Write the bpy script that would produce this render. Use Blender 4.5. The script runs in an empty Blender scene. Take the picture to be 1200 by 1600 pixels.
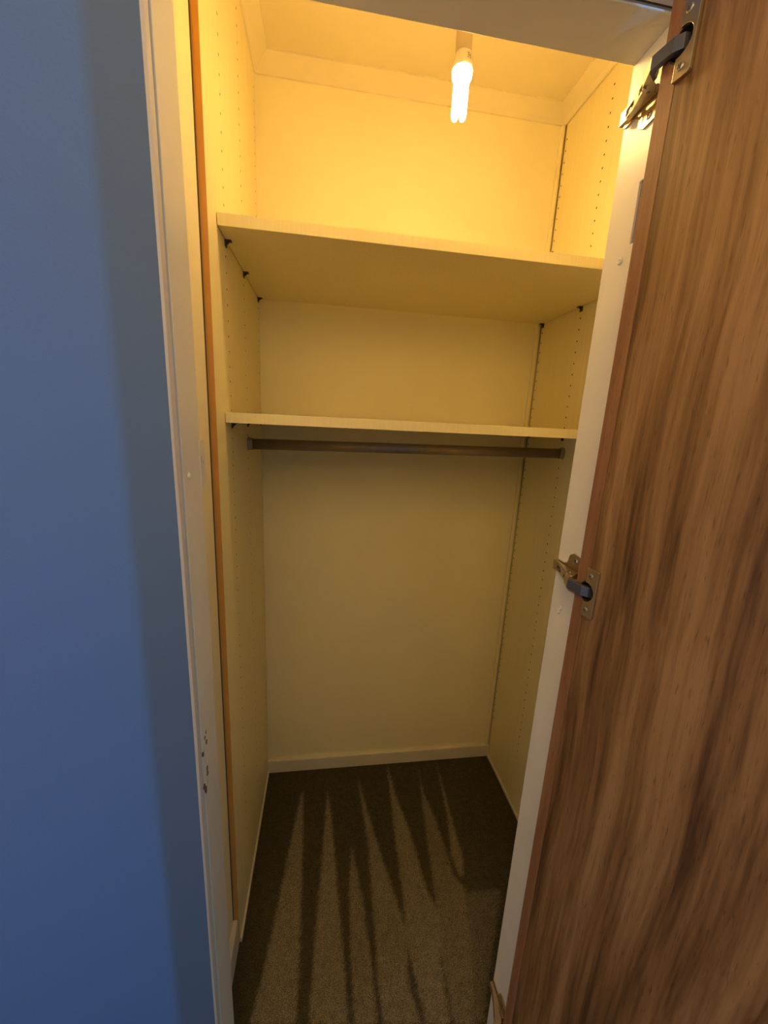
import bpy, bmesh, math, random
import numpy as np
from mathutils import Vector, Matrix
random.seed(7)
C = bpy.context.scene.collection

# ------------------------------------------------------------------ camera
CAM = Vector((0.2191, -0.8585, 1.45)); FPX = 618.7
yaw, pitch, roll = 0.1513, -0.2235, 0.0492
fw = Vector((math.sin(yaw)*math.cos(pitch), math.cos(yaw)*math.cos(pitch), math.sin(pitch)))
r0 = Vector((math.cos(yaw), -math.sin(yaw), 0)); u0 = r0.cross(fw)
rt = math.cos(roll)*r0 + math.sin(roll)*u0
up = -math.sin(roll)*r0 + math.cos(roll)*u0
cam = bpy.data.cameras.new('camera'); camo = bpy.data.objects.new('camera', cam); C.objects.link(camo)
camo.matrix_world = Matrix(((rt.x, up.x, -fw.x, CAM.x), (rt.y, up.y, -fw.y, CAM.y), (rt.z, up.z, -fw.z, CAM.z), (0, 0, 0, 1)))
cam.sensor_fit = 'HORIZONTAL'; cam.sensor_width = 36; cam.lens = 36*FPX/1200
cam.clip_start = 0.02; cam.clip_end = 50
bpy.context.scene.camera = camo

# ------------------------------------------------------------------ world, lamps, exposure
world = bpy.data.worlds.new('world'); bpy.context.scene.world = world; world.use_nodes = True
world.node_tree.nodes['Background'].inputs[0].default_value = (0.5, 0.5, 0.6, 1)
world.node_tree.nodes['Background'].inputs[1].default_value = 0.005
vs = bpy.context.scene.view_settings
vs.view_transform = 'Standard'; vs.look = 'None'; vs.gamma = 1; vs.use_curve_mapping = False
vs.exposure = 0.0

def lamp(name, loc, power, col, rad):
    l = bpy.data.lights.new(name, 'POINT'); l.energy = power; l.color = col; l.shadow_soft_size = rad
    o = bpy.data.objects.new(name, l); o.location = loc; C.objects.link(o); return o
BULB_STRENGTH = 228.0
BULB_COLOR = (1.0, 0.625, 0.225)
lamp('bedroom_daylight_lamp', (2.86, -2.75, 1.60), 235.0, (0.07, 0.46, 1.0), 0.016)
lamp('bedroom_warm_fill', (0.10, -1.25, 2.05), 27.5, (1.0, 0.63, 0.19), 0.32)  # added unseen warm fill, lifts the lower closet through the opening
lamp('bedroom_side_fill', (-1.4, -1.2, 1.15), 25.0, (1.0, 0.86, 0.78), 0.20)  # added unseen fill from the left, brightens right reveal and door face

# ------------------------------------------------------------------ materials
def mat(name, base=(.8, .8, .8), rough=.5, metal=0.0, bump=0.0, bscale=200.0, var=0.0, vscale=3.0, spec=.5, emit=None, estr=0):
    m = bpy.data.materials.new(name); m.use_nodes = True
    nt = m.node_tree; b = nt.nodes['Principled BSDF']
    b.inputs['Base Color'].default_value = (*base, 1); b.inputs['Roughness'].default_value = rough
    b.inputs['Metallic'].default_value = metal; b.inputs['Specular IOR Level'].default_value = spec
    tc = nt.nodes.new('ShaderNodeTexCoord')
    if emit:
        b.inputs['Emission Color'].default_value = (*emit, 1); b.inputs['Emission Strength'].default_value = estr
    if var > 0:
        n = nt.nodes.new('ShaderNodeTexNoise'); n.inputs['Scale'].default_value = vscale; n.inputs['Detail'].default_value = 5
        nt.links.new(tc.outputs['Object'], n.inputs['Vector'])
        r = nt.nodes.new('ShaderNodeValToRGB')
        r.color_ramp.elements[0].position = .3; r.color_ramp.elements[1].position = .7
        r.color_ramp.elements[0].color = (*[c*(1-var) for c in base], 1)
        r.color_ramp.elements[1].color = (*[min(1, c*(1+var*.5)) for c in base], 1)
        nt.links.new(n.outputs['Fac'], r.inputs['Fac']); nt.links.new(r.outputs['Color'], b.inputs['Base Color'])
    if bump > 0:
        n = nt.nodes.new('ShaderNodeTexNoise'); n.inputs['Scale'].default_value = bscale; n.inputs['Detail'].default_value = 4
        nt.links.new(tc.outputs['Object'], n.inputs['Vector'])
        bp = nt.nodes.new('ShaderNodeBump'); bp.inputs['Strength'].default_value = bump; bp.inputs['Distance'].default_value = .002
        nt.links.new(n.outputs['Fac'], bp.inputs['Height']); nt.links.new(bp.outputs['Normal'], b.inputs['Normal'])
    return m

M_blue = mat('blue_wall_paint', (.082, .135, .255), .75, bump=.25, bscale=260, var=.05, vscale=2.5)
M_room = mat('bedroom_paint', (.50, .42, .32), .85)
M_gloss = mat('white_gloss_lining_paint', (.77, .73, .62), .38, bump=.35, bscale=22, var=.05, vscale=9)
M_groove = mat('shaded_groove_paint', (.34, .29, .28), .8)  # shade of the recess is mixed into this colour
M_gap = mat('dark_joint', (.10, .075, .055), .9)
M_bead = mat('painted_bead', (.62, .56, .50), .5, bump=.3, bscale=60)
M_cream = mat('cream_emulsion', (.90, .82, .53), .8, bump=.2, bscale=120, var=.04, vscale=4)
M_ceil = mat('ceiling_emulsion', (.80, .72, .50), .85, bump=.2, bscale=60, var=.05, vscale=5)
M_skirt = mat('skirting_paint', (.74, .68, .54), .45, bump=.2, bscale=40, var=.06, vscale=12)
M_orange = mat('orange_brown_edging', (.70, .34, .07), .45, bump=.1, bscale=80, var=.06, vscale=20)
M_hole = mat('drilled_chipboard', (.16, .09, .04), .9)
M_plastic = mat('dark_brown_plastic', (.06, .045, .035), .45)
M_rail = mat('bronzed_steel_tube', (.36, .30, .24), .38, metal=.75, var=.08, vscale=30)
M_railend = mat('rail_socket_metal', (.40, .36, .31), .45, metal=.7)
M_holder = mat('lampholder_plastic', (.72, .58, .42), .45)
M_base = mat('bulb_ballast_plastic', (.86, .82, .70), .4)
M_print = mat('bulb_print', (.35, .28, .16), .6)
M_tube = mat('glowing_tube', (1, 1, 1), .3, emit=BULB_COLOR, estr=BULB_STRENGTH)
M_nickel = mat('nickel_plated_steel', (.52, .44, .32), .34, metal=.95, var=.15, vscale=60)
M_bluegrey = mat('blue_grey_link_steel', (.085, .095, .15), .38, metal=.45)
M_cup = mat('hinge_cup_dark', (.10, .08, .06), .45, metal=.6)
M_screw = mat('screw_steel', (.42, .40, .38), .32, metal=.9)
M_bare = mat('bare_wood_chip', (.72, .56, .32), .8, var=.25, vscale=90)
M_purple = mat('old_filled_mortise', (.33, .27, .26), .6, bump=.3, bscale=80)

def melamine():
    m = mat('cream_melamine', (.83, .75, .52), .42)
    nt = m.node_tree; b = nt.nodes['Principled BSDF']
    tc = nt.nodes.new('ShaderNodeTexCoord'); mp = nt.nodes.new('ShaderNodeMapping'); mp.inputs['Scale'].default_value = (70, 70, 2.0)
    n = nt.nodes.new('ShaderNodeTexNoise'); n.inputs['Scale'].default_value = 2; n.inputs['Detail'].default_value = 3
    r = nt.nodes.new('ShaderNodeValToRGB')
    r.color_ramp.elements[0].position = .35; r.color_ramp.elements[1].position = .65
    r.color_ramp.elements[0].color = (.86, .76, .42, 1); r.color_ramp.elements[1].color = (.90, .805, .47, 1)
    nt.links.new(tc.outputs['Object'], mp.inputs['Vector']); nt.links.new(mp.outputs['Vector'], n.inputs['Vector'])
    nt.links.new(n.outputs['Fac'], r.inputs['Fac']); nt.links.new(r.outputs['Color'], b.inputs['Base Color'])
    return m
M_mel = melamine()

def veneer(name, dark, mid, light, sc=1.0, rough=.42):
    m = mat(name, mid, rough); nt = m.node_tree; b = nt.nodes['Principled BSDF']
    L = nt.links.new
    tc = nt.nodes.new('ShaderNodeTexCoord')
    w = nt.nodes.new('ShaderNodeTexNoise'); w.inputs['Scale'].default_value = 1.6; w.inputs['Detail'].default_value = 2
    L(tc.outputs['Object'], w.inputs['Vector'])
    sub = nt.nodes.new('ShaderNodeVectorMath'); sub.operation = 'MULTIPLY_ADD'
    sub.inputs[1].default_value = (.07, .07, 0); L(w.outputs['Color'], sub.inputs[0]); L(tc.outputs['Object'], sub.inputs[2])
    def layer(scale, nscale, detail):
        mp = nt.nodes.new('ShaderNodeMapping'); mp.inputs['Scale'].default_value = scale
        L(sub.outputs[0], mp.inputs['Vector'])
        n = nt.nodes.new('ShaderNodeTexNoise'); n.inputs['Scale'].default_value = nscale; n.inputs['Detail'].default_value = detail
        n.inputs['Roughness'].default_value = .55
        L(mp.outputs['Vector'], n.inputs['Vector']); return n.outputs['Fac']
    a = layer((9*sc, 9*sc, .55), 2.6, 3); c = layer((60*sc, 60*sc, 1.6), 3.0, 4)
    mx = nt.nodes.new('ShaderNodeMath'); mx.operation = 'MULTIPLY_ADD'; mx.inputs[1].default_value = .32
    L(c, mx.inputs[0]); 
    m2 = nt.nodes.new('ShaderNodeMath'); m2.operation = 'MULTIPLY'; m2.inputs[1].default_value = .74
    L(a, m2.inputs[0]); L(m2.outputs[0], mx.inputs[2])
    r = nt.nodes.new('ShaderNodeValToRGB'); e = r.color_ramp.elements
    e[0].position = .40; e[0].color = (*dark, 1); e[1].position = .66; e[1].color = (*light, 1)
    k = e.new(.52); k.color = (*mid, 1)
    L(mx.outputs[0], r.inputs['Fac'])
    # short dark pores
    mp = nt.nodes.new('ShaderNodeMapping'); mp.inputs['Scale'].default_value = (420, 420, 45); L(tc.outputs['Object'], mp.inputs['Vector'])
    p = nt.nodes.new('ShaderNodeTexNoise'); p.inputs['Scale'].default_value = 1; p.inputs['Detail'].default_value = 1; L(mp.outputs['Vector'], p.inputs['Vector'])
    pr = nt.nodes.new('ShaderNodeMapRange'); pr.inputs['From Min'].default_value = .62; pr.inputs['From Max'].default_value = .74
    pr.inputs['To Min'].default_value = 1; pr.inputs['To Max'].default_value = .62; L(p.outputs['Fac'], pr.inputs['Value'])
    mul = nt.nodes.new('ShaderNodeVectorMath'); mul.operation = 'SCALE'; L(r.outputs['Color'], mul.inputs[0]); L(pr.outputs[0], mul.inputs['Scale'])
    L(mul.outputs[0], b.inputs['Base Color'])
    bp = nt.nodes.new('ShaderNodeBump'); bp.inputs['Strength'].default_value = .12; bp.inputs['Distance'].default_value = .001
    L(c, bp.inputs['Height']); L(bp.outputs['Normal'], b.inputs['Normal'])
    return m
M_veneer = veneer('brown_wood_veneer', (.083, .039, .014), (.208, .108, .042), (.33, .19, .088))
M_lip = veneer('red_brown_lipping', (.215, .098, .048), (.275, .132, .066), (.32, .158, .08), 1.5)

def carpet_mat():
    m = mat('grey_brown_carpet', (.1, .08, .06), .95, spec=.1); nt = m.node_tree; b = nt.nodes['Principled BSDF']; L = nt.links.new
    at = nt.nodes.new('ShaderNodeAttribute'); at.attribute_name = 'pile'
    tc = nt.nodes.new('ShaderNodeTexCoord')
    n = nt.nodes.new('ShaderNodeTexNoise'); n.inputs['Scale'].default_value = 420; n.inputs['Detail'].default_value = 3; L(tc.outputs['Object'], n.inputs['Vector'])
    n2 = nt.nodes.new('ShaderNodeTexNoise'); n2.inputs['Scale'].default_value = 55; n2.inputs['Detail'].default_value = 3; L(tc.outputs['Object'], n2.inputs['Vector'])
    c1 = nt.nodes.new('ShaderNodeMix'); c1.data_type = 'RGBA'
    c1.inputs['A'].default_value = (.092, .080, .052, 1); c1.inputs['B'].default_value = (.27, .238, .165, 1)
    L(at.outputs['Fac'], c1.inputs['Factor'])
    mr = nt.nodes.new('ShaderNodeMapRange'); mr.inputs['From Min'].default_value = .32; mr.inputs['From Max'].default_value = .68
    mr.inputs['To Min'].default_value = .45; mr.inputs['To Max'].default_value = 1.55; L(n.outputs['Fac'], mr.inputs['Value'])
    mr2 = nt.nodes.new('ShaderNodeMapRange'); mr2.inputs['To Min'].default_value = .7; mr2.inputs['To Max'].default_value = 1.3; L(n2.outputs['Fac'], mr2.inputs['Value'])
    mm = nt.nodes.new('ShaderNodeMath'); mm.operation = 'MULTIPLY'; L(mr.outputs[0], mm.inputs[0]); L(mr2.outputs[0], mm.inputs[1])
    sc = nt.nodes.new('ShaderNodeVectorMath'); sc.operation = 'SCALE'; L(c1.outputs['Result'], sc.inputs[0]); L(mm.outputs[0], sc.inputs['Scale'])
    L(sc.outputs[0], b.inputs['Base Color'])
    bp = nt.nodes.new('ShaderNodeBump'); bp.inputs['Strength'].default_value = .7; bp.inputs['Distance'].default_value = .003
    L(n.outputs['Fac'], bp.inputs['Height']); L(bp.outputs['Normal'], b.inputs['Normal'])
    return m
M_carpet = carpet_mat()

# ------------------------------------------------------------------ helpers
def obj(name, bm, m, parent=None, smooth=False, bevel=0, loc=None):
    me = bpy.data.meshes.new(name)
    bmesh.ops.recalc_face_normals(bm, faces=bm.faces[:])
    bm.to_mesh(me); bm.free()
    for x in (m if isinstance(m, (list, tuple)) else [m]): me.materials.append(x)
    if smooth:
        for p in me.polygons: p.use_smooth = True
    o = bpy.data.objects.new(name, me); C.objects.link(o)
    if parent: o.parent = parent
    if loc: o.location = loc
    if bevel:
        b = o.modifiers.new('bevel', 'BEVEL'); b.width = bevel; b.segments = 2; b.limit_method = 'ANGLE'; b.angle_limit = .6
    if smooth and not bevel: 
        pass
    return o
def struct(o): o['kind'] = 'structure'; return o
def thing(o, label, cat, group=None):
    o['label'] = label; o['category'] = cat
    if group: o['group'] = group
    return o
def empty(name, loc, label, cat, group=None):
    o = bpy.data.objects.new(name, None); o.location = loc; o.empty_display_size = .05; C.objects.link(o)
    return thing(o, label, cat, group)
def box(bm, a, b, M=None):
    x0, y0, z0 = a; x1, y1, z1 = b
    P = [(x0,y0,z0),(x1,y0,z0),(x1,y1,z0),(x0,y1,z0),(x0,y0,z1),(x1,y0,z1),(x1,y1,z1),(x0,y1,z1)]
    v = [bm.verts.new(M @ Vector(p) if M else p) for p in P]
    for f in ((0,3,2,1),(4,5,6,7),(0,1,5,4),(1,2,6,5),(2,3,7,6),(3,0,4,7)): bm.faces.new([v[i] for i in f])
    return v
def prism(bm, pts, ax, lo, hi, M=None):
    """polygon pts in the two axes other than ax, extruded lo..hi along ax"""
    def mk(p, h):
        q = [0, 0, 0]; o = [i for i in range(3) if i != ax]; q[o[0]], q[o[1]] = p; q[ax] = h
        return bm.verts.new(M @ Vector(q) if M else q)
    a = [mk(p, lo) for p in pts]; b = [mk(p, hi) for p in pts]; n = len(pts)
    bm.faces.new(a); bm.faces.new(b[::-1])
    for i in range(n): bm.faces.new((a[i], b[i], b[(i+1) % n], a[(i+1) % n]))
def tube(bm, path, r, seg=10, cap=True):
    rings = []
    path = [Vector(p) for p in path]
    for i, p in enumerate(path):
        d = (path[min(i+1, len(path)-1)] - path[max(i-1, 0)]).normalized()
        a = d.orthogonal().normalized() if i == 0 else (prev - d*prev.dot(d)).normalized()
        prev = a; c = d.cross(a)
        rr = r[i] if isinstance(r, (list, tuple)) else r
        rings.append([bm.verts.new(p + (a*math.cos(2*math.pi*k/seg) + c*math.sin(2*math.pi*k/seg))*rr) for k in range(seg)])
    for i in range(len(rings)-1):
        for k in range(seg):
            bm.faces.new((rings[i][k], rings[i][(k+1) % seg], rings[i+1][(k+1) % seg], rings[i+1][k]))
    if cap: bm.faces.new(rings[0][::-1]); bm.faces.new(rings[-1])
def lathe(bm, prof, M=None, seg=24):
    """prof: (r, z) list around local z"""
    rings = []
    for r, z in prof:
        rings.append([bm.verts.new((M or Matrix()) @ Vector((r*math.cos(2*math.pi*k/seg), r*math.sin(2*math.pi*k/seg), z))) for k in range(seg)])
    for i in range(len(rings)-1):
        for k in range(seg):
            bm.faces.new((rings[i][k], rings[i][(k+1) % seg], rings[i+1][(k+1) % seg], rings[i+1][k]))
    bm.faces.new(rings[0][::-1]); bm.faces.new(rings[-1])
def cut(o, bm_cutter):
    """subtract a closed mesh from o"""
    me = bpy.data.meshes.new('cutter'); bmesh.ops.recalc_face_normals(bm_cutter, faces=bm_cutter.faces[:]); bm_cutter.to_mesh(me); bm_cutter.free()
    co = bpy.data.objects.new('cutter', me); C.objects.link(co)
    co.parent = o.parent; co.location = o.location
    if o.parent is None: pass
    md = o.modifiers.new('cut', 'BOOLEAN'); md.operation = 'DIFFERENCE'; md.object = co; md.solver = 'EXACT'
    bpy.context.view_layer.update()
    dg = bpy.context.evaluated_depsgraph_get()
    nm = bpy.data.meshes.new_from_object(o.evaluated_get(dg))
    o.modifiers.clear(); o.data = nm
    bpy.data.objects.remove(co)

# ------------------------------------------------------------------ dimensions (metres)
W, D = .9633, .567          # inside of the closet between drilled side panels, depth
H = 2.44                    # closet ceiling
PT = .0145                  # side panel thickness
JB, JF = -.24, -.335        # back and front edge of the door lining
XL0, XL1 = .0330, .0405     # left reveal at head height / near floor (slightly out of plumb)
XR = .631                   # right reveal
ZH = 1.945                  # head of the opening
def xl(z): return XL0 + (XL1-XL0)*(1.9-z)/1.7

# ------------------------------------------------------------------ floor with vacuum marks
wedges = [  # photographed pale vacuum strokes, floor coordinates come from these outlines
 [(295,225),(250,420),(205,650),(150,900),(100,1104),(270,1104),(288,700),(296,400)],
 [(388,230),(370,470),(345,750),(318,1104),(465,1104),(448,850),(425,600),(402,330)],
 [(478,430),(470,600),(478,900),(490,1104),(575,1104),(550,850),(515,620)],
 [(502,185),(540,430),(562,700),(578,950),(600,1104),(740,1104),(690,950),(683,750),(640,620),(565,400)],
 [(612,130),(642,400),(672,620),(686,800),(760,1104),(850,1104),(815,900),(803,690),(760,600),(692,370),(640,240)],
 [(728,140),(762,420),(790,600),(808,800),(860,1104),(940,1104),(930,820),(905,600),(860,545),(838,470),(790,330),(745,230)],
 [(792,110),(838,320),(852,470),(885,552),(897,545),(895,480),(858,350)],
 [(910,610),(1040,600),(1010,800),(970,1104),(945,1104),(930,800)],
]
def tofloor(px, py):
    u = 350 + px/2.4; v = 1140 + py/2.4
    d = rt*((u-600)/FPX) - up*((v-800)/FPX) + fw
    t = -CAM.z/d.z; q = CAM + d*t; return (q.x, q.y)
WF = [np.array([tofloor(*p) for p in w]) for w in wedges]
def inside(P, poly):
    x, y = P[:, 0], P[:, 1]; r = np.zeros(len(P), bool); n = len(poly)
    for i in range(n):
        x0, y0 = poly[i]; x1, y1 = poly[(i+1) % n]
        c = ((y0 > y) != (y1 > y)) & (x < (x1-x0)*(y-y0)/((y1-y0) or 1e-9)+x0); r ^= c
    return r
rng = np.random.default_rng(3)
def pile_mask(P, jit=.004, n=6):
    acc = np.zeros(len(P)); lev = [1, 1, .85, .9, .95, .75, .9, .45]
    for _ in range(n):
        Q = P + rng.normal(0, jit, P.shape); a = np.zeros(len(P))
        for w, l in zip(WF, lev): a = np.maximum(a, inside(Q, w)*l)
        acc += a
    return acc/n
def floor_mesh():
    x0, x1, y0, y1 = -.03, 1.0, -.42, .58; nx, ny = 230, 222
    X, Y = np.meshgrid(np.linspace(x0, x1, nx), np.linspace(y0, y1, ny)); P = np.stack([X.ravel(), Y.ravel()], 1)
    V = np.column_stack([P, np.zeros(len(P))])
    i = np.arange((nx-1)*(ny-1)); a = (i//(nx-1))*nx + i % (nx-1)
    F = np.column_stack([a, a+1, a+nx+1, a+nx])
    k = len(V)
    # surrounding bedroom carpet as one ring of quads
    out = [(-2.2, -3.2), (3.0, -3.2), (3.0, .62), (-2.2, .62)]; inn = [(x0, y0), (x1, y0), (x1, y1), (x0, y1)]
    V2 = [(*p, 0) for p in inn] + [(*p, 0) for p in out]
    F2 = [(k+4, k+5, k+1, k), (k+5, k+6, k+2, k+1), (k+6, k+7, k+3, k+2), (k+7, k+4, k, k+3)]
    me = bpy.data.meshes.new('floor'); me.from_pydata([tuple(v) for v in V] + V2, [], [tuple(f) for f in F.tolist()] + F2)
    at = me.attributes.new('pile', 'FLOAT', 'POINT')
    at.data.foreach_set('value', np.concatenate([pile_mask(P), np.full(8, .35)]).astype(np.float32))
    me.materials.append(M_carpet); return me
fo = bpy.data.objects.new('floor', floor_mesh()); C.objects.link(fo); struct(fo)
def pile_mesh(N=90000):
    P = np.column_stack([rng.uniform(-.008, W+.008, N), rng.uniform(JF, D-.014, N)])
    keep = ~((P[:, 1] < JB) & ((P[:, 0] < .046) | (P[:, 0] > XR-.003))); P = P[keep]; N = len(P)
    m = pile_mask(P, .004, 1)
    a = rng.uniform(0, 2*np.pi, N); h = rng.uniform(.0025, .0055, N); w = rng.uniform(.0007, .0013, N)
    lean = np.where(m > .5, .0018, -.0018)
    dx, dy = np.cos(a)*w, np.sin(a)*w
    V = np.zeros((N, 3, 3)); V[:, 0] = np.column_stack([P[:, 0]-dx, P[:, 1]-dy, np.zeros(N)]); V[:, 1] = np.column_stack([P[:, 0]+dx, P[:, 1]+dy, np.zeros(N)])
    V[:, 2] = np.column_stack([P[:, 0]+rng.normal(0, .001, N), P[:, 1]+lean+rng.normal(0, .001, N), h])
    me = bpy.data.meshes.new('carpet_pile'); me.from_pydata(V.reshape(-1, 3).tolist(), [], np.arange(3*N).reshape(-1, 3).tolist())
    at = me.attributes.new('pile', 'FLOAT', 'POINT'); at.data.foreach_set('value', np.repeat(m, 3).astype(np.float32))
    me.materials.append(M_carpet); return me
po = bpy.data.objects.new('carpet_pile', pile_mesh()); C.objects.link(po); po.parent = fo; po['kind'] = 'stuff'

# ------------------------------------------------------------------ closet shell
def sbox(name, a, b, m, parent=None, bevel=0):
    bm = bmesh.new(); box(bm, a, b); return struct(obj(name, bm, m, parent, bevel=bevel))
sbox('wall_back', (-.06, D, 0), (W+.06, D+.06, H+.05), M_cream)
sbox('wall_left', (-.06, JB, 0), (-PT, D, H+.05), M_cream)
sbox('wall_right', (W+PT, JB, 0), (W+.06, D, H+.05), M_cream)
sbox('ceiling', (-.06, JF, H), (W+.06, D+.06, H+.05), M_ceil)
# cornice: small coved moulding round three sides
def cornice():
    k = .040; pts = [(0, 0)]
    for i in range(7):
        a = math.pi/2*i/6
        pts.append((k*(1-math.cos(a))*.55 + k*i/6*.45, k*math.sin(a)*.45 + k*i/6*.55))
    # profile (out from wall, height above bottom) plus the small lip
    prof = [(0, 0), (.005, .001), (.007, .006)] + [(.007+(k-.007)*t**1.25, .006+(k-.011)*t**.85) for t in (.2, .4, .6, .8, 1)] + [(k, k-.004), (k, k), (0, k)]
    for n, side in enumerate(('back', 'left', 'right')):
        bm = bmesh.new()
        for (o1, h1) in [None] if False else []: pass
        A, B = [], []
        for o, h in prof:
            z = H-k+h
            if side == 'back': A.append((0+o, D-o, z)); B.append((W-o, D-o, z))
            if side == 'left': A.append((o, JB+.002, z)); B.append((o, D-o, z))
            if side == 'right': A.append((W-o, JB+.002, z)); B.append((W-o, D-o, z))
        a = [bm.verts.new(p) for p in A]; b = [bm.verts.new(p) for p in B]; m = len(prof)
        bm.faces.new(a); bm.faces.new(b[::-1])
        for i in range(m): bm.faces.new((a[i], b[i], b[(i+1) % m], a[(i+1) % m]))
        struct(obj('trim_%d' % (n+1), bm, M_ceil))
cornice()

def skirt(name, A, B, nrm, h, t, m=M_skirt):
    """skirting board with a rounded top edge from A to B, standing out along nrm"""
    A = Vector(A); B = Vector(B); nrm = Vector(nrm)
    prof = [(0, .0006), (t, .0006), (t, h-.006), (t-.0015, h-.002), (t-.004, h), (0, h)]
    bm = bmesh.new()
    a = [bm.verts.new(A + nrm*o + Vector((0, 0, z))) for o, z in prof]; b = [bm.verts.new(B + nrm*o + Vector((0, 0, z))) for o, z in prof]; n = len(prof)
    bm.faces.new(a); bm.faces.new(b[::-1])
    for i in range(n): bm.faces.new((a[i], b[i], b[(i+1) % n], a[(i+1) % n]))
    return struct(obj(name, bm, m))
skirt('baseboard_back', (-.002, D, 0), (W+.002, D, 0), (0, -1, 0), .060, .013)
skirt('baseboard_left', (-PT, JB, 0), (-PT, -.002, 0), (1, 0, 0), .090, .013)
skirt('baseboard_right', (W+PT, JB, 0), (W+PT, -.002, 0), (-1, 0, 0), .090, .013)
# thin carpet-edge fillets along the foot of the side panels
for n, (x0, x1) in enumerate(((.0005, -.0075), (W-.0005, W+.0075))):
    bm = bmesh.new(); box(bm, (min(x0, x1+.0 if n else 0), -.012, .0006), (max(x0, x1) if n else .006, D-.013, .014)) if False else None
    if n == 0: box(bm, (.0003, .001, .0006), (.0060, D-.0135, .0140))
    else: box(bm, (W-.0060, .001, .0006), (W-.0003, D-.0135, .0140))
    struct(obj('trim_%d' % (n+4), bm, M_skirt, bevel=.001))

# ------------------------------------------------------------------ drilled side panels
ZT = H-.041
def drilled(name, x, sgn, cols, label):
    """panel whose inner face lies in plane x; sgn=+1 when the face looks to +x"""
    y0, y1 = 0.0, D-.0015 if sgn > 0 else D-.0135
    z0, z1 = .0008, ZT
    bm = bmesh.new(); R = .0026; DEP = .009; CW = .010
    def V(y, z, d=0): return bm.verts.new((x - sgn*d, y, z))
    def quad(ya, yb, za, zb): bm.faces.new([V(ya, za), V(yb, za), V(yb, zb), V(ya, zb)])
    prev = y0
    for cy in cols:
        quad(prev, cy-CW, z0, z1); prev = cy+CW
        zs = []; zc = HOLE0 % .032
        while zc < .20: zc += .032
        quad(cy-CW, cy+CW, z0, zc-.016)
        while zc < ZT-.03:
            c8 = [(math.cos(math.pi/4*i+math.pi/8), math.sin(math.pi/4*i+math.pi/8)) for i in range(8)]
            ring = [V(cy+R*a, zc+R*b) for a, b in c8]; bot = [V(cy+R*a, zc+R*b, DEP) for a, b in c8]
            cn = [V(cy+CW, zc+.016), V(cy-CW, zc+.016), V(cy-CW, zc-.016), V(cy+CW, zc-.016)]
            # octagon 0..7 starting at 22.5 deg; corner q sits after octagon vertex 2q
            for q in range(4):
                i0 = 2*q; 
                bm.faces.new([cn[q], ring[(i0+1) % 8], ring[i0]])
                bm.faces.new([cn[q], cn[(q+1) % 4], ring[(i0+2) % 8], ring[(i0+1) % 8]])
            for i in range(8):
                f = bm.faces.new([ring[i], ring[(i+1) % 8], bot[(i+1) % 8], bot[i]]); f.material_index = 1
            f = bm.faces.new(bot); f.material_index = 1
            zc += .032
        quad(cy-CW, cy+CW, zc-.016, z1)
    quad(prev, y1, z0, z1)
    xb = x - sgn*(PT-.0006)
    def q4(*p): bm.faces.new([bm.verts.new(q) for q in p])
    q4((xb, y0, z0), (xb, y1, z0), (xb, y1, z1), (xb, y0, z1)); q4((x, y1, z0), (xb, y1, z0), (xb, y1, z1), (x, y1, z1))
    q4((x, y0, z1), (xb, y0, z1), (xb, y1, z1), (x, y1, z1)); q4((x, y0, z0), (xb, y0, z0), (xb, y1, z0), (x, y1, z0))
    q4((x, y0, z0), (x, y0, z1), (xb, y0, z1), (xb, y0, z0))
    bmesh.ops.remove_doubles(bm, verts=bm.verts[:], dist=1e-6)
    e = empty(name, (x, y0, 0), label, 'panel')
    o = obj('drilled_board', bm, [M_mel, M_hole]); o.parent = e; o.location = (-x, -y0, 0)
    bm = bmesh.new()
    xa, xc = sorted((x - sgn*.0002, xb)); box(bm, (xa, -.0012, .0008 if sgn < 0 else .0008), (xc, -.0001, ZT))
    ed = obj('edging', bm, M_orange if sgn > 0 else M_mel); ed.parent = e; ed.location = (-x, -y0, 0)
    if sgn > 0:
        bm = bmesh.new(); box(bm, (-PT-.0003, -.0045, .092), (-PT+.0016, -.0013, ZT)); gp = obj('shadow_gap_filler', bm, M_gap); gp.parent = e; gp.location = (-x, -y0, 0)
    if sgn > 0: ed['label'] = 'orange-brown front edging strip'
    return e
HOLE0 = 1.971
drilled('side_panel', 0.0, 1, (.131, .322, .545), 'tall cream drilled side panel on the left with an orange-brown front edge')
drilled('side_panel', W, -1, (.131, .329, .545), 'tall cream drilled side panel on the right of the closet behind the hinges')
# corner bead on the right rear corner, and its shadow gap
sbox('trim_6', (W-.0165, D-.010, .061), (W-.0035, D-.0002, H-.042), M_cream, bevel=.002)

# ------------------------------------------------------------------ shelves
def shelf(name, yf, zt, label):
    t = .0225
    e = empty(name, (W/2, yf, zt-t), label, 'shelf')
    bm = bmesh.new(); box(bm, (-W/2+.0012, .0009, 0), (W/2-.0012, .555-yf, t)); obj('shelf_board', bm, M_mel, e, bevel=.0008)
    bm = bmesh.new(); box(bm, (-W/2+.0012, 0, .0003), (W/2-.0012, .0008, t-.0003)); obj('edge_banding', bm, M_mel, e)
    return e
Z1, Z2 = 1.833, 1.4543
shelf('shelf', .0630, Z1, 'upper cream shelf directly under the light bulb')
shelf('shelf', .0690, Z2, 'lower cream shelf just above the hanging rail')

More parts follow.
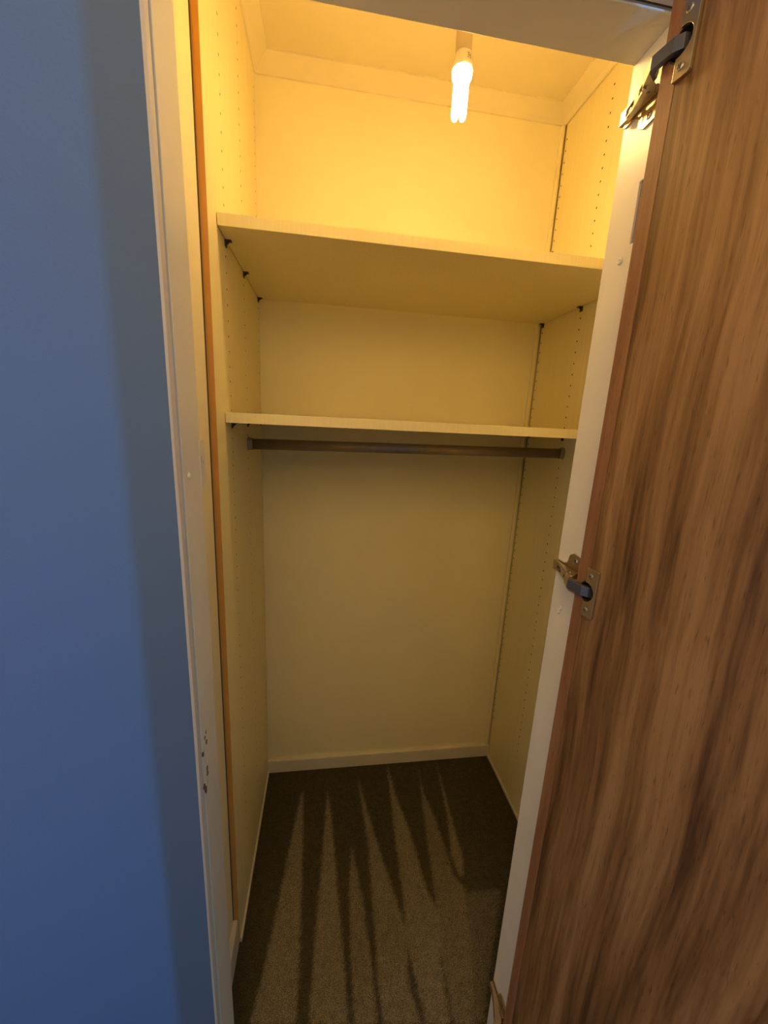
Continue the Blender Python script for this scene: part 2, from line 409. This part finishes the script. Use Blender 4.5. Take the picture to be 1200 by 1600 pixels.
def shelf_support(x, sgn, y, z, label):
    e = empty('shelf_support', (x, y, z), label, 'shelf support', 'dark shelf supports pushed into the drilled panels')
    bm = bmesh.new(); box(bm, (0, -.006, -.0025), (sgn*.0135 if sgn > 0 else 0, .006, -.0003)) if sgn > 0 else box(bm, (-.0135, -.006, -.0025), (0, .006, -.0003))
    a, b = (.0003, .0026) if sgn > 0 else (-.0026, -.0003)
    box(bm, (a, -.006, -.0135), (b, .006, -.0025))
    # diagonal web
    prism(bm, [(sgn*.002, -.0025), (sgn*.011, -.0025), (sgn*.002, -.011)], 1, -.001, .001)
    obj('bracket', bm, M_plastic, e, bevel=.0004)
    bm = bmesh.new(); tube(bm, [(-sgn*.007, 0, -.0085), (sgn*.001, 0, -.0085)], .0022, 8); obj('pin', bm, M_plastic, e)
    return e
for zt, nm in ((Z1-.0225, 'upper'), (Z2-.0225, 'lower')):
    for x, sgn, y, pl in ((0, 1, .131, 'front left'), (0, 1, .322, 'middle left'), (0, 1, .545, 'back left'),
                      (W, -1, .131, 'front right'), (W, -1, .329, 'middle right'), (W, -1, .545, 'back right')):
        if pl == 'front right': continue
        shelf_support(x, sgn, y, zt, 'small dark plastic shelf support under the %s shelf, %s one' % (nm, pl))

# ------------------------------------------------------------------ hanging rail
def rail():
    y = .315; zL, zR = 1.3715, 1.3790
    e = empty('hanging_rail', (W/2, y, (zL+zR)/2), 'bronze-grey oval clothes hanging rail across the closet below the lower shelf', 'rail')
    ey, ez = .0075, .0150; tilt = (zR-zL)/W
    def ring(bm, x, sy, sz, seg=20): return [bm.verts.new((x, sy*math.cos(2*math.pi*k/seg), x*tilt + sz*math.sin(2*math.pi*k/seg))) for k in range(seg)]
    bm = bmesh.new(); a = ring(bm, -W/2+.003, ey, ez); b = ring(bm, W/2-.003, ey, ez)
    for k in range(20): bm.faces.new((a[k], a[(k+1) % 20], b[(k+1) % 20], b[k]))
    bm.faces.new(a); bm.faces.new(b[::-1]); obj('rail_tube', bm, M_rail, e, smooth=True)
    for s in (-1, 1):
        bm = bmesh.new()
        r1 = [ring(bm, s*(W/2-.0004), .0105, .0185), ring(bm, s*(W/2-.003), .0105, .0185), ring(bm, s*(W/2-.0035), .0095, .0170), ring(bm, s*(W/2-.014), .0095, .0170), ring(bm, s*(W/2-.014), .0078, .0153)]
        for i in range(4):
            for k in range(20): bm.faces.new((r1[i][k], r1[i][(k+1) % 20], r1[i+1][(k+1) % 20], r1[i+1][k]))
        bm.faces.new(r1[0])
        sk = obj('end_socket', bm, M_railend, e)
        bm = bmesh.new(); lathe(bm, [(.003, 0), (.003, .0012), (.0018, .002)], Matrix.Translation((s*(W/2-.0035), 0, s*W/2*tilt+.0215-.004)) @ Matrix.Rotation(-s*math.pi/2, 4, 'Y'), 10)
        obj('screw', bm, M_screw, sk)
rail()

# ------------------------------------------------------------------ door lining, beads and the blue wall
def lining():
    # left jamb: face leans slightly, small step groove and bead towards the room
    def jamb(name, ptsfn, m, z0, z1, n=1):
        bm = bmesh.new(); secs = []
        for i in range(n+1):
            z = z0+(z1-z0)*i/n; secs.append([bm.verts.new((x, y, z)) for x, y in ptsfn(z)])
        k = len(secs[0])
        bm.faces.new(secs[0]); bm.faces.new(secs[-1][::-1])
        for i in range(n):
            for j in range(k): bm.faces.new((secs[i][j], secs[i+1][j], secs[i+1][(j+1) % k], secs[i][(j+1) % k]))
        return obj(name, bm, m)
    wob = lambda z: .0006*math.sin(z*5.1+.7)+.0004*math.sin(z*13)
    o = jamb('trim_7', lambda z: [(-.058, JB), (-.058, -.3125), (xl(z)-.0006, -.3125), (xl(z)+.0000, -.3118), (xl(z)+.0004+wob(z)*.3, JB+.0010+wob(z)), (xl(z)-.001, JB+.002+wob(z))], M_gloss, 0, ZH, 24)
    struct(o)
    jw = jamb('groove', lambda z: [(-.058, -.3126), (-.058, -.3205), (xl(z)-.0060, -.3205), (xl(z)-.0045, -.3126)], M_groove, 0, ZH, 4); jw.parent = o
    wob2 = lambda z: .0005*math.sin(z*7.3+.2)+.0003*math.sin(z*21)
    jw = jamb('bead', lambda z: [(-.058, -.3206), (-.058, JF+.0041), (xl(z)-.0031, JF+.0041), (xl(z)-.0031+wob2(z)*.3, JF-.0006), (xl(z)-.0002+wob2(z), JF+.0015), (xl(z)+.0006, -.3225), (xl(z)-.0006, -.3206)], M_bead, 0, ZH+.004, 24); jw.parent = o
    # painted-over strike plate packing on the back arris
    bm = bmesh.new(); x = xl(1.38)
    prism(bm, [(-.2385, 1.4110), (-.2185, 1.4100), (-.2180, 1.3520), (-.2230, 1.3450), (-.2320, 1.3405), (-.2420, 1.3380), (-.2430, 1.4100)], 0, x-.012, x+.0009)
    pk = obj('strike_packing', bm, M_gloss, o, bevel=.0006)
    bm = bmesh.new(); prism(bm, [(-.2415, 1.3880), (-.2350, 1.3885), (-.2350, 1.3790), (-.2375, 1.3780), (-.2385, 1.3600), (-.2405, 1.3700)], 0, x+.0005, x+.0016)
    box(bm, (x+.0005, -.2300, 1.3760), (x+.0015, -.2270, 1.3800)); obj('old_latch_remnant', bm, M_bead, pk)
    # chipped paint, small raised flakes of bare wood
    for (cy, cz, n, sp) in ((-.300, .945, 9, .018), (-.303, .880, 8, .018)):
        for i in range(n):
            bm = bmesh.new(); a = cy+random.uniform(-.010, .008)-(i/n-.5)*.018; z = cz+(.5-i/n)*sp*2.2+random.uniform(-.003, .003)
            w, h = random.uniform(.0015, .0042), random.uniform(.002, .0075); q = xl(z)
            prism(bm, [(a-w, z), (a-w*.2, z+h), (a+w*.8, z+h*.5), (a+w*.5, z-h*.7), (a-w*.5, z-h)], 0, q-.001, q+.0009)
            obj('paint_chip', bm, M_bare if i % 2 == 0 else M_gap, o)
    bm = bmesh.new(); q = xl(1.365)
    lathe(bm, [(.0048, 0), (.0040, .0012), (.002, .0022), (.0004, .0025)], Matrix.Translation((q, -.292, 1.366)) @ Matrix.Rotation(math.pi/2, 4, 'Y'), 14); obj('filler_bump', bm, M_gloss, o, smooth=True)
    # right jamb
    bm = bmesh.new(); box(bm, (XR, -.3125, 0), (XR+.10, JB, ZH)); r = obj('trim_8', bm, M_gloss); struct(r)
    c = bmesh.new(); box(c, (XR-.01, -.306, 1.706), (XR+.0045, -.2925, 1.781)); cut(r, c)
    r.data.materials.clear(); r.data.materials.append(M_gloss)
    b = r.modifiers.new('bevel', 'BEVEL'); b.width = .0012; b.segments = 2; b.limit_method = 'ANGLE'
    bm = bmesh.new(); box(bm, (XR+.0030, -.3055, 1.7065), (XR+.0046, -.2930, 1.7805)); obj('old_mortise_filler', bm, M_purple, r)
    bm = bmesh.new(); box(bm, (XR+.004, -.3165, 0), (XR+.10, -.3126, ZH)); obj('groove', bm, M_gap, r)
    bm = bmesh.new(); box(bm, (XR+.001, JF+.0041, 0), (XR+.10, -.3166, ZH)); obj('bead', bm, M_bead, r, bevel=.001)
    for (cy, cz) in ((-.2785, 1.690), (-.265, 1.138), (-.268, 1.146)):
        bm = bmesh.new(); lathe(bm, [(.0052, 0), (.0046, .0012), (.0030, .0024), (.0016, .0014), (.0003, .0010)], Matrix.Translation((XR, cy, cz)) @ Matrix.Rotation(-math.pi/2, 4, 'Y'), 14)
        obj('filler_bump', bm, M_gloss, r, smooth=True)
    # head
    bm = bmesh.new(); box(bm, (-.058, -.3125, ZH), (XR+.10, JB, ZH+.03)); h = obj('trim_9', bm, M_gloss, bevel=.0012); struct(h)
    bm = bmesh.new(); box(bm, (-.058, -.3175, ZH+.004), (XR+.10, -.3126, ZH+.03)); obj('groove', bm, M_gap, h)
    bm = bmesh.new(); box(bm, (-.058, JF+.0041, ZH+.001), (XR+.10, -.3176, ZH+.03)); obj('bead', bm, M_bead, h, bevel=.001)
lining()
# front wall: blue plaster round the opening, cream on its closet side
bm = bmesh.new()
zc = [0, .2, .6, 1.0, 1.4, 1.8, 2.0]
for i in range(len(zc)-1):
    a, b = zc[i], zc[i+1]
    P = lambda x, z: bm.verts.new((x, JF, z))
prism(bm, [(-2.2, 0), (xl(0)-.0032, 0), (xl(1.945)-.0032, ZH+.0015), (XR+.0012, ZH+.0015), (XR+.0012, 0), (3.0, 0), (3.0, 2.46), (-2.2, 2.46)], 1, JF, JF+.004)
wf = struct(obj('wall_front', bm, M_blue))
bm = bmesh.new(); box(bm, (-.058, JB-.03, ZH+.03), (W+.06, JB, H)); box(bm, (XR+.10, JB-.03, 0), (W+.06, JB, ZH+.03))
o = obj('closet_side_plaster', bm, M_cream); o.parent = wf
bm = bmesh.new(); box(bm, (-2.2, JF+.0041, 0), (-.0585, JB, 2.46)); box(bm, (W+.061, JF+.0041, 0), (3.0, JB, 2.46)); box(bm, (-.0585, JF+.0041, ZH+.0305), (W+.061, JB-.0305, 2.46)); box(bm, (XR+.1005, JF+.0041, 0), (W+.061, JB-.0305, ZH+.0305))
o = obj('wall_core', bm, M_room); o.parent = wf
sbox('wall_bedroom_left', (-2.25, -3.2, 0), (-2.2, JF, 2.46), M_blue)
sbox('wall_bedroom_right', (3.0, -3.2, 0), (3.05, JF, 2.46), M_blue)
sbox('wall_bedroom_rear', (-2.25, -3.25, 0), (3.05, -3.2, 2.46), M_room)
sbox('ceiling_bedroom', (-2.25, -3.25, 2.46), (3.05, JF, 2.51), M_room)

# ------------------------------------------------------------------ door, swung open to the right
TH = math.radians(8); HP = Vector((.6035, -.337, 0)); DW = .600; DT = .0272; DZ0, DZ1 = .008, 1.9365
def door_matrix(z=0):
    """local x: along the door from hinge edge to its free edge, local y: out of the inner face, local z up"""
    s = Vector((math.sin(TH), -math.cos(TH), 0)); n = Vector((-math.cos(TH), -math.sin(TH), 0))
    return Matrix(((s.x, n.x, 0, HP.x), (s.y, n.y, 0, HP.y), (0, 0, 1, z), (0, 0, 0, 1)))
HZ = (1.878, 1.219, .170)
LW = .0215
de = bpy.data.objects.new('door_1', None); de.matrix_world = door_matrix(); C.objects.link(de); struct(de)
def bores(rad, dep):
    c = bmesh.new()
    for z in HZ: lathe(c, [(rad, -dep), (rad, .004)], Matrix.Translation((.0235, 0, z)) @ Matrix.Rotation(-math.pi/2, 4, 'X'), 28)
    return c
bm = bmesh.new(); box(bm, (LW+.0006, -DT, DZ0), (DW-.008, 0, DZ1)); dp = obj('door_panel', bm, M_veneer, de); cut(dp, bores(.0165, .0125))
bm = bmesh.new(); box(bm, (0, -DT, DZ0), (LW-.0003, .0002, DZ1)); dl = obj('hinge_side_lipping', bm, M_lip, de); cut(dl, bores(.0165, .0125)); dl['label'] = 'reddish solid wood strip along the hinge edge'
bm = bmesh.new(); box(bm, (DW-.0077, -DT, DZ0), (DW, 0, DZ1)); obj('edge_lipping', bm, M_lip, de, bevel=.0008)
bm = bmesh.new(); box(bm, (LW-.0004, -DT+.001, DZ0+.001), (LW+.0007, -.0008, DZ1-.001)); jl = obj('joint_line', bm, M_gap, de); cut(jl, bores(.0165, .0125))
bm = bmesh.new(); lathe(bm, [(.006, 0), (.005, .006), (.009, .014), (.014, .022), (.015, .027), (.010, .031), (.002, .032)], Matrix.Translation((DW-.045, -DT, .98)) @ Matrix.Rotation(math.pi/2, 4, 'X'), 24)
obj('door_knob', bm, M_nickel, de, smooth=True)

# ------------------------------------------------------------------ concealed hinges
DM = door_matrix()
def screw(parent, M, r=.0036):
    bm = bmesh.new(); lathe(bm, [(r, -.0006), (r, .0004), (r*.75, .0012), (r*.2, .0014)], M, 14); s = obj('screw', bm, M_screw, parent, smooth=False)
    bm = bmesh.new()
    for a in (0, math.pi/2): box(bm, (-r*.62, -r*.13, .00125), (r*.62, r*.13, .0017), M @ Matrix.Rotation(a+.5, 4, 'Z'))
    obj('cross_slot', bm, M_gap, s)
def hinge(z, label):
    e = empty('concealed_hinge', (XR, -.29, z), label, 'hinge', 'concealed hinges of the closet door')
    bpy.context.view_layer.update()
    inv = Matrix.Translation((-XR, .29, -z))
    # --- frame side (world coordinates, moved by inv)
    T = inv
    RX = T @ Matrix.Translation((XR, 0, z)) @ Matrix(((0, 0, -1, 0), (1, 0, 0, 0), (0, 1, 0, 0), (0, 0, 0, 1)))  # local (y, z, out of the reveal)
    bm = bmesh.new()
    prism(bm, [(-.306, -.031), (-.284, -.033), (-.274, -.027), (-.271, -.014), (-.262, -.009), (-.244, -.009), (-.241, -.006), (-.241, .006), (-.244, .009), (-.262, .009), (-.271, .014), (-.274, .027), (-.284, .033), (-.306, .031), (-.311, .022), (-.311, -.022)], 2, .0003, .0024, RX)
    mp = obj('mounting_plate', bm, M_nickel, e, bevel=.0005)
    for s in (-1, 1):
        screw(mp, RX @ Matrix.Translation((-.2925, s*.0225, .0024)), .0046)
        bm = bmesh.new(); lathe(bm, [(.0022, .0022), (.0028, .0026), (.0028, .0032), (.0015, .0032)], RX @ Matrix.Translation((-.279, s*.0195, 0)), 12); obj('plate_eyelet', bm, M_nickel, mp)
    # raised plinth and channel arm (profile: y, height above the reveal)
    bm = bmesh.new(); box(bm, (-.303, -.0050, .0024), (-.246, .0050, .0068), RX); obj('plate_plinth', bm, M_nickel, mp, bevel=.0006)
    top = lambda y: .0110 + (.0150*max(0, min(1, (-.262-y)/.046)))
    ys = [-.244, -.256, -.262, -.270, -.280, -.290, -.300, -.308, -.314]
    arm = bmesh.new()
    for w0, w1 in ((-.0080, -.0067), (.0067, .0080)):
        prism(arm, [(y, top(y)) for y in ys] + [(-.318, .0270), (-.320, .0235), (-.316, .0165), (-.306, .0100), (-.290, .0072), (-.244, .0045)], 1, w0, w1, RX)
    for y0, y1, w0, w1 in ((-.318, -.300, -.0068, .0068), (-.290, -.276, -.0068, .0068), (-.256, -.245, -.0068, .0068), (-.300, -.290, -.0068, -.0038), (-.300, -.290, .0038, .0068), (-.276, -.256, -.0068, -.0042), (-.276, -.256, .0042, .0068)):
        prism(arm, [(y0, top(y0)-.0013), (y1, top(y1)-.0013), (y1, top(y1)), (y0, top(y0))], 1, w0, w1, RX)
    ao = obj('hinge_arm', arm, M_nickel, e, bevel=.0003)
    screw(ao, RX @ Matrix.Translation((-.266, 0, .0100)), .0040)
    screw(ao, RX @ Matrix.Translation((-.295, 0, .0195)) @ Matrix.Rotation(-.30, 4, 'Y'), .0032)
    # --- door side
    D_ = T @ DM @ Matrix.Translation((0, 0, z))
    Rn = D_ @ Matrix(((1, 0, 0, 0), (0, 0, 1, 0), (0, 1, 0, 0), (0, 0, 0, 1)))     # local (along door, z, out of face)
    bm = bmesh.new(); R = .0145; c = .0235
    x0, x1, hh = .0212, .0418, .0372
    a0 = math.acos((x0-c)/R)
    arc = [(c+R*math.cos(t), R*math.sin(t)) for t in [a0-(2*a0)*i/14 for i in range(15)]]
    pts = [(x0, hh), (x0+.0, R*math.sin(a0))] + arc[1:-1] + [(x0, -R*math.sin(a0)), (x0, -hh), (x1-.002, -hh), (x1, -hh+.002), (x1, hh-.002), (x1-.002, hh)]
    # build as triangle-safe quads: strip between plate edge and arc
    th0, th1 = .0003, .0046
    prism(bm, pts, 2, th0, th1, Rn)
    cp = obj('cup_plate', bm, M_nickel, e, bevel=.0004)
    for s in (-1, 1): screw(cp, Rn @ Matrix.Translation((.0290, s*.0262, .0047)), .0042)
    # cup bowl
    bm = bmesh.new(); seg = 28
    rr = [[bm.verts.new(Rn @ Vector((c+r*math.cos(2*math.pi*k/seg), r*math.sin(2*math.pi*k/seg), h))) for k in range(seg)] for r, h in ((.0163, .0004), (.0163, -.0115), (.0004, -.0115), (.0004, -.0100), (.0148, -.0100), (.0148, .0004))]
    for i in range(6):
        for k in range(seg): bm.faces.new((rr[i][k], rr[i][(k+1) % seg], rr[(i+1) % 6][(k+1) % seg], rr[(i+1) % 6][k]))
    obj('hinge_cup', bm, M_cup, e)
    # --- links between arm end and cup, slabs lying in the horizontal plane
    def dpt(a, o): return T @ (DM @ Vector((a, o, z)))
    def rpt(y, o): return T @ Vector((XR-o, y, z))
    def slab(name, pts, wd, m, bev):
        bm = bmesh.new(); n = len(pts)
        a = [bm.verts.new(p + Vector((0, 0, -wd/2))) for p in pts]; b = [bm.verts.new(p + Vector((0, 0, wd/2))) for p in pts]
        bm.faces.new(a); bm.faces.new(b[::-1])
        for i in range(n): bm.faces.new((a[i], b[i], b[(i+1) % n], a[(i+1) % n]))
        return obj(name, bm, m, e, bevel=bev)
    lk = slab('outer_link', [rpt(-.3190, .0225), dpt(-.006, .0035), dpt(.012, .0032), dpt(.0220, -.006), dpt(.0290, -.006), dpt(.0275, .0030), dpt(.0190, .0088), dpt(-.008, .0100)], .0155, M_bluegrey, .0008)
    lk['label'] = 'dark blue-grey steel link'
    slab('link_knuckle', [rpt(-.3070, .0285), rpt(-.3020, .0250), rpt(-.3030, .0215), rpt(-.3188, .0223), dpt(-.0082, .0100)], .0150, M_nickel, .0006)
    slab('inner_link', [rpt(-.3010, .0160), rpt(-.3010, .0185), dpt(-.004, .0022), dpt(.0100, .0018), dpt(.0140, -.006), dpt(.0120, -.006), dpt(.0090, .0004), dpt(-.004, .0004)], .0110, M_nickel, .0003)
    for (y, o) in ((-.3085, .0262), (-.3040, .0172)):
        q = rpt(y, o); bm = bmesh.new(); tube(bm, [q - Vector((0, 0, .0094)), q + Vector((0, 0, .0094))], .0021, 12); obj('pivot_pin', bm, M_screw, e)
hinge(HZ[0], 'topmost of the three steel concealed hinges, next to the head of the frame')
hinge(HZ[1], 'middle one of the three steel concealed hinges, halfway up the door edge')
hinge(HZ[2], 'lowest of the three steel concealed hinges, near the floor')

# ------------------------------------------------------------------ pendant bulb
def bulb():
    x, y = .4617, .030; zt, zb = 2.0255, 2.1020
    e = empty('pendant_light', (x, y, H), 'plain pendant lampholder hanging from the closet ceiling behind the door head', 'light fitting')
    bm = bmesh.new(); lathe(bm, [(.036, -.0005), (.036, -.010), (.030, -.020), (.010, -.026), (.004, -.026)], None, 28); obj('ceiling_rose', bm, M_holder, e, smooth=True)
    bm = bmesh.new(); tube(bm, [(0, 0, -.025), (.001, 0, -.14), (0, 0, 2.225-H)], .0028, 8); obj('flex', bm, M_holder, e, smooth=True)
    hz = 2.1300-H
    bm = bmesh.new(); lathe(bm, [(.0148, hz), (.0152, hz+.050), (.0160, hz+.052), (.0160, hz+.060), (.012, hz+.084), (.004, hz+.094)], None, 28); obj('lampholder', bm, M_holder, e, smooth=True)
    b = empty('light_bulb', (x, y, zt), 'lit stick-shaped energy-saving light bulb glowing white at the top of the closet', 'light bulb')
    b.rotation_euler = (math.radians(-1.5), math.radians(1.2), 0)
    q = zb-zt
    bm = bmesh.new(); lathe(bm, [(.0165, q), (.0194, q+.002), (.0196, q+.008), (.0186, q+.016), (.0168, q+.024), (.0150, q+.0285)], None, 28); bb = obj('ballast_base', bm, M_base, b, smooth=True)
    bm = bmesh.new()
    for i in range(5):
        for j in range(3):
            if random.random() < .8:
                a = -1.05-.09*i; z0 = q+.010+.0035*j; r = .0193-.0005*j
                box(bm, (r-.0002, -.0005, z0), (r+.0003, .0005, z0+.0022), Matrix.Rotation(a, 4, 'Z'))
    obj('printed_marks', bm, M_print, bb)
    # three bent U tubes
    for k in range(3):
        a = math.radians(60*k+15); R = .0100
        path = []
        p0 = Vector((R*math.cos(a), R*math.sin(a), 0)); a2 = a+math.radians(180 if False else 60)
        c = [(math.radians(120*k+15-24)), (math.radians(120*k+15+24))]
        A = Vector((R*math.cos(c[0]), R*math.sin(c[0]), 0)); B = Vector((R*math.cos(c[1]), R*math.sin(c[1]), 0))
        r = .0045; mid = (A+B)/2; hv = (A-B)/2; hl = hv.length
        path = [A + Vector((0, 0, q+.001)), A + Vector((0, 0, .012))]
        for t in range(1, 7):
            an = math.pi*t/7; path.append(mid + hv*math.cos(an) + Vector((0, 0, .010-.006*math.sin(an)*1.0)))
        path += [B + Vector((0, 0, .012)), B + Vector((0, 0, q+.001))]
        bm = bmesh.new(); tube(bm, path, r, 10); obj('glowing_tube', bm, M_tube, b, smooth=True)
    bm = bmesh.new(); lathe(bm, [(.0188, q+.0015), (.0193, q), (.0180, q-.010), (.0120, q-.0140)], None, 24)
    gc = obj('glowing_collar', bm, M_tube, b, smooth=True)
bulb()
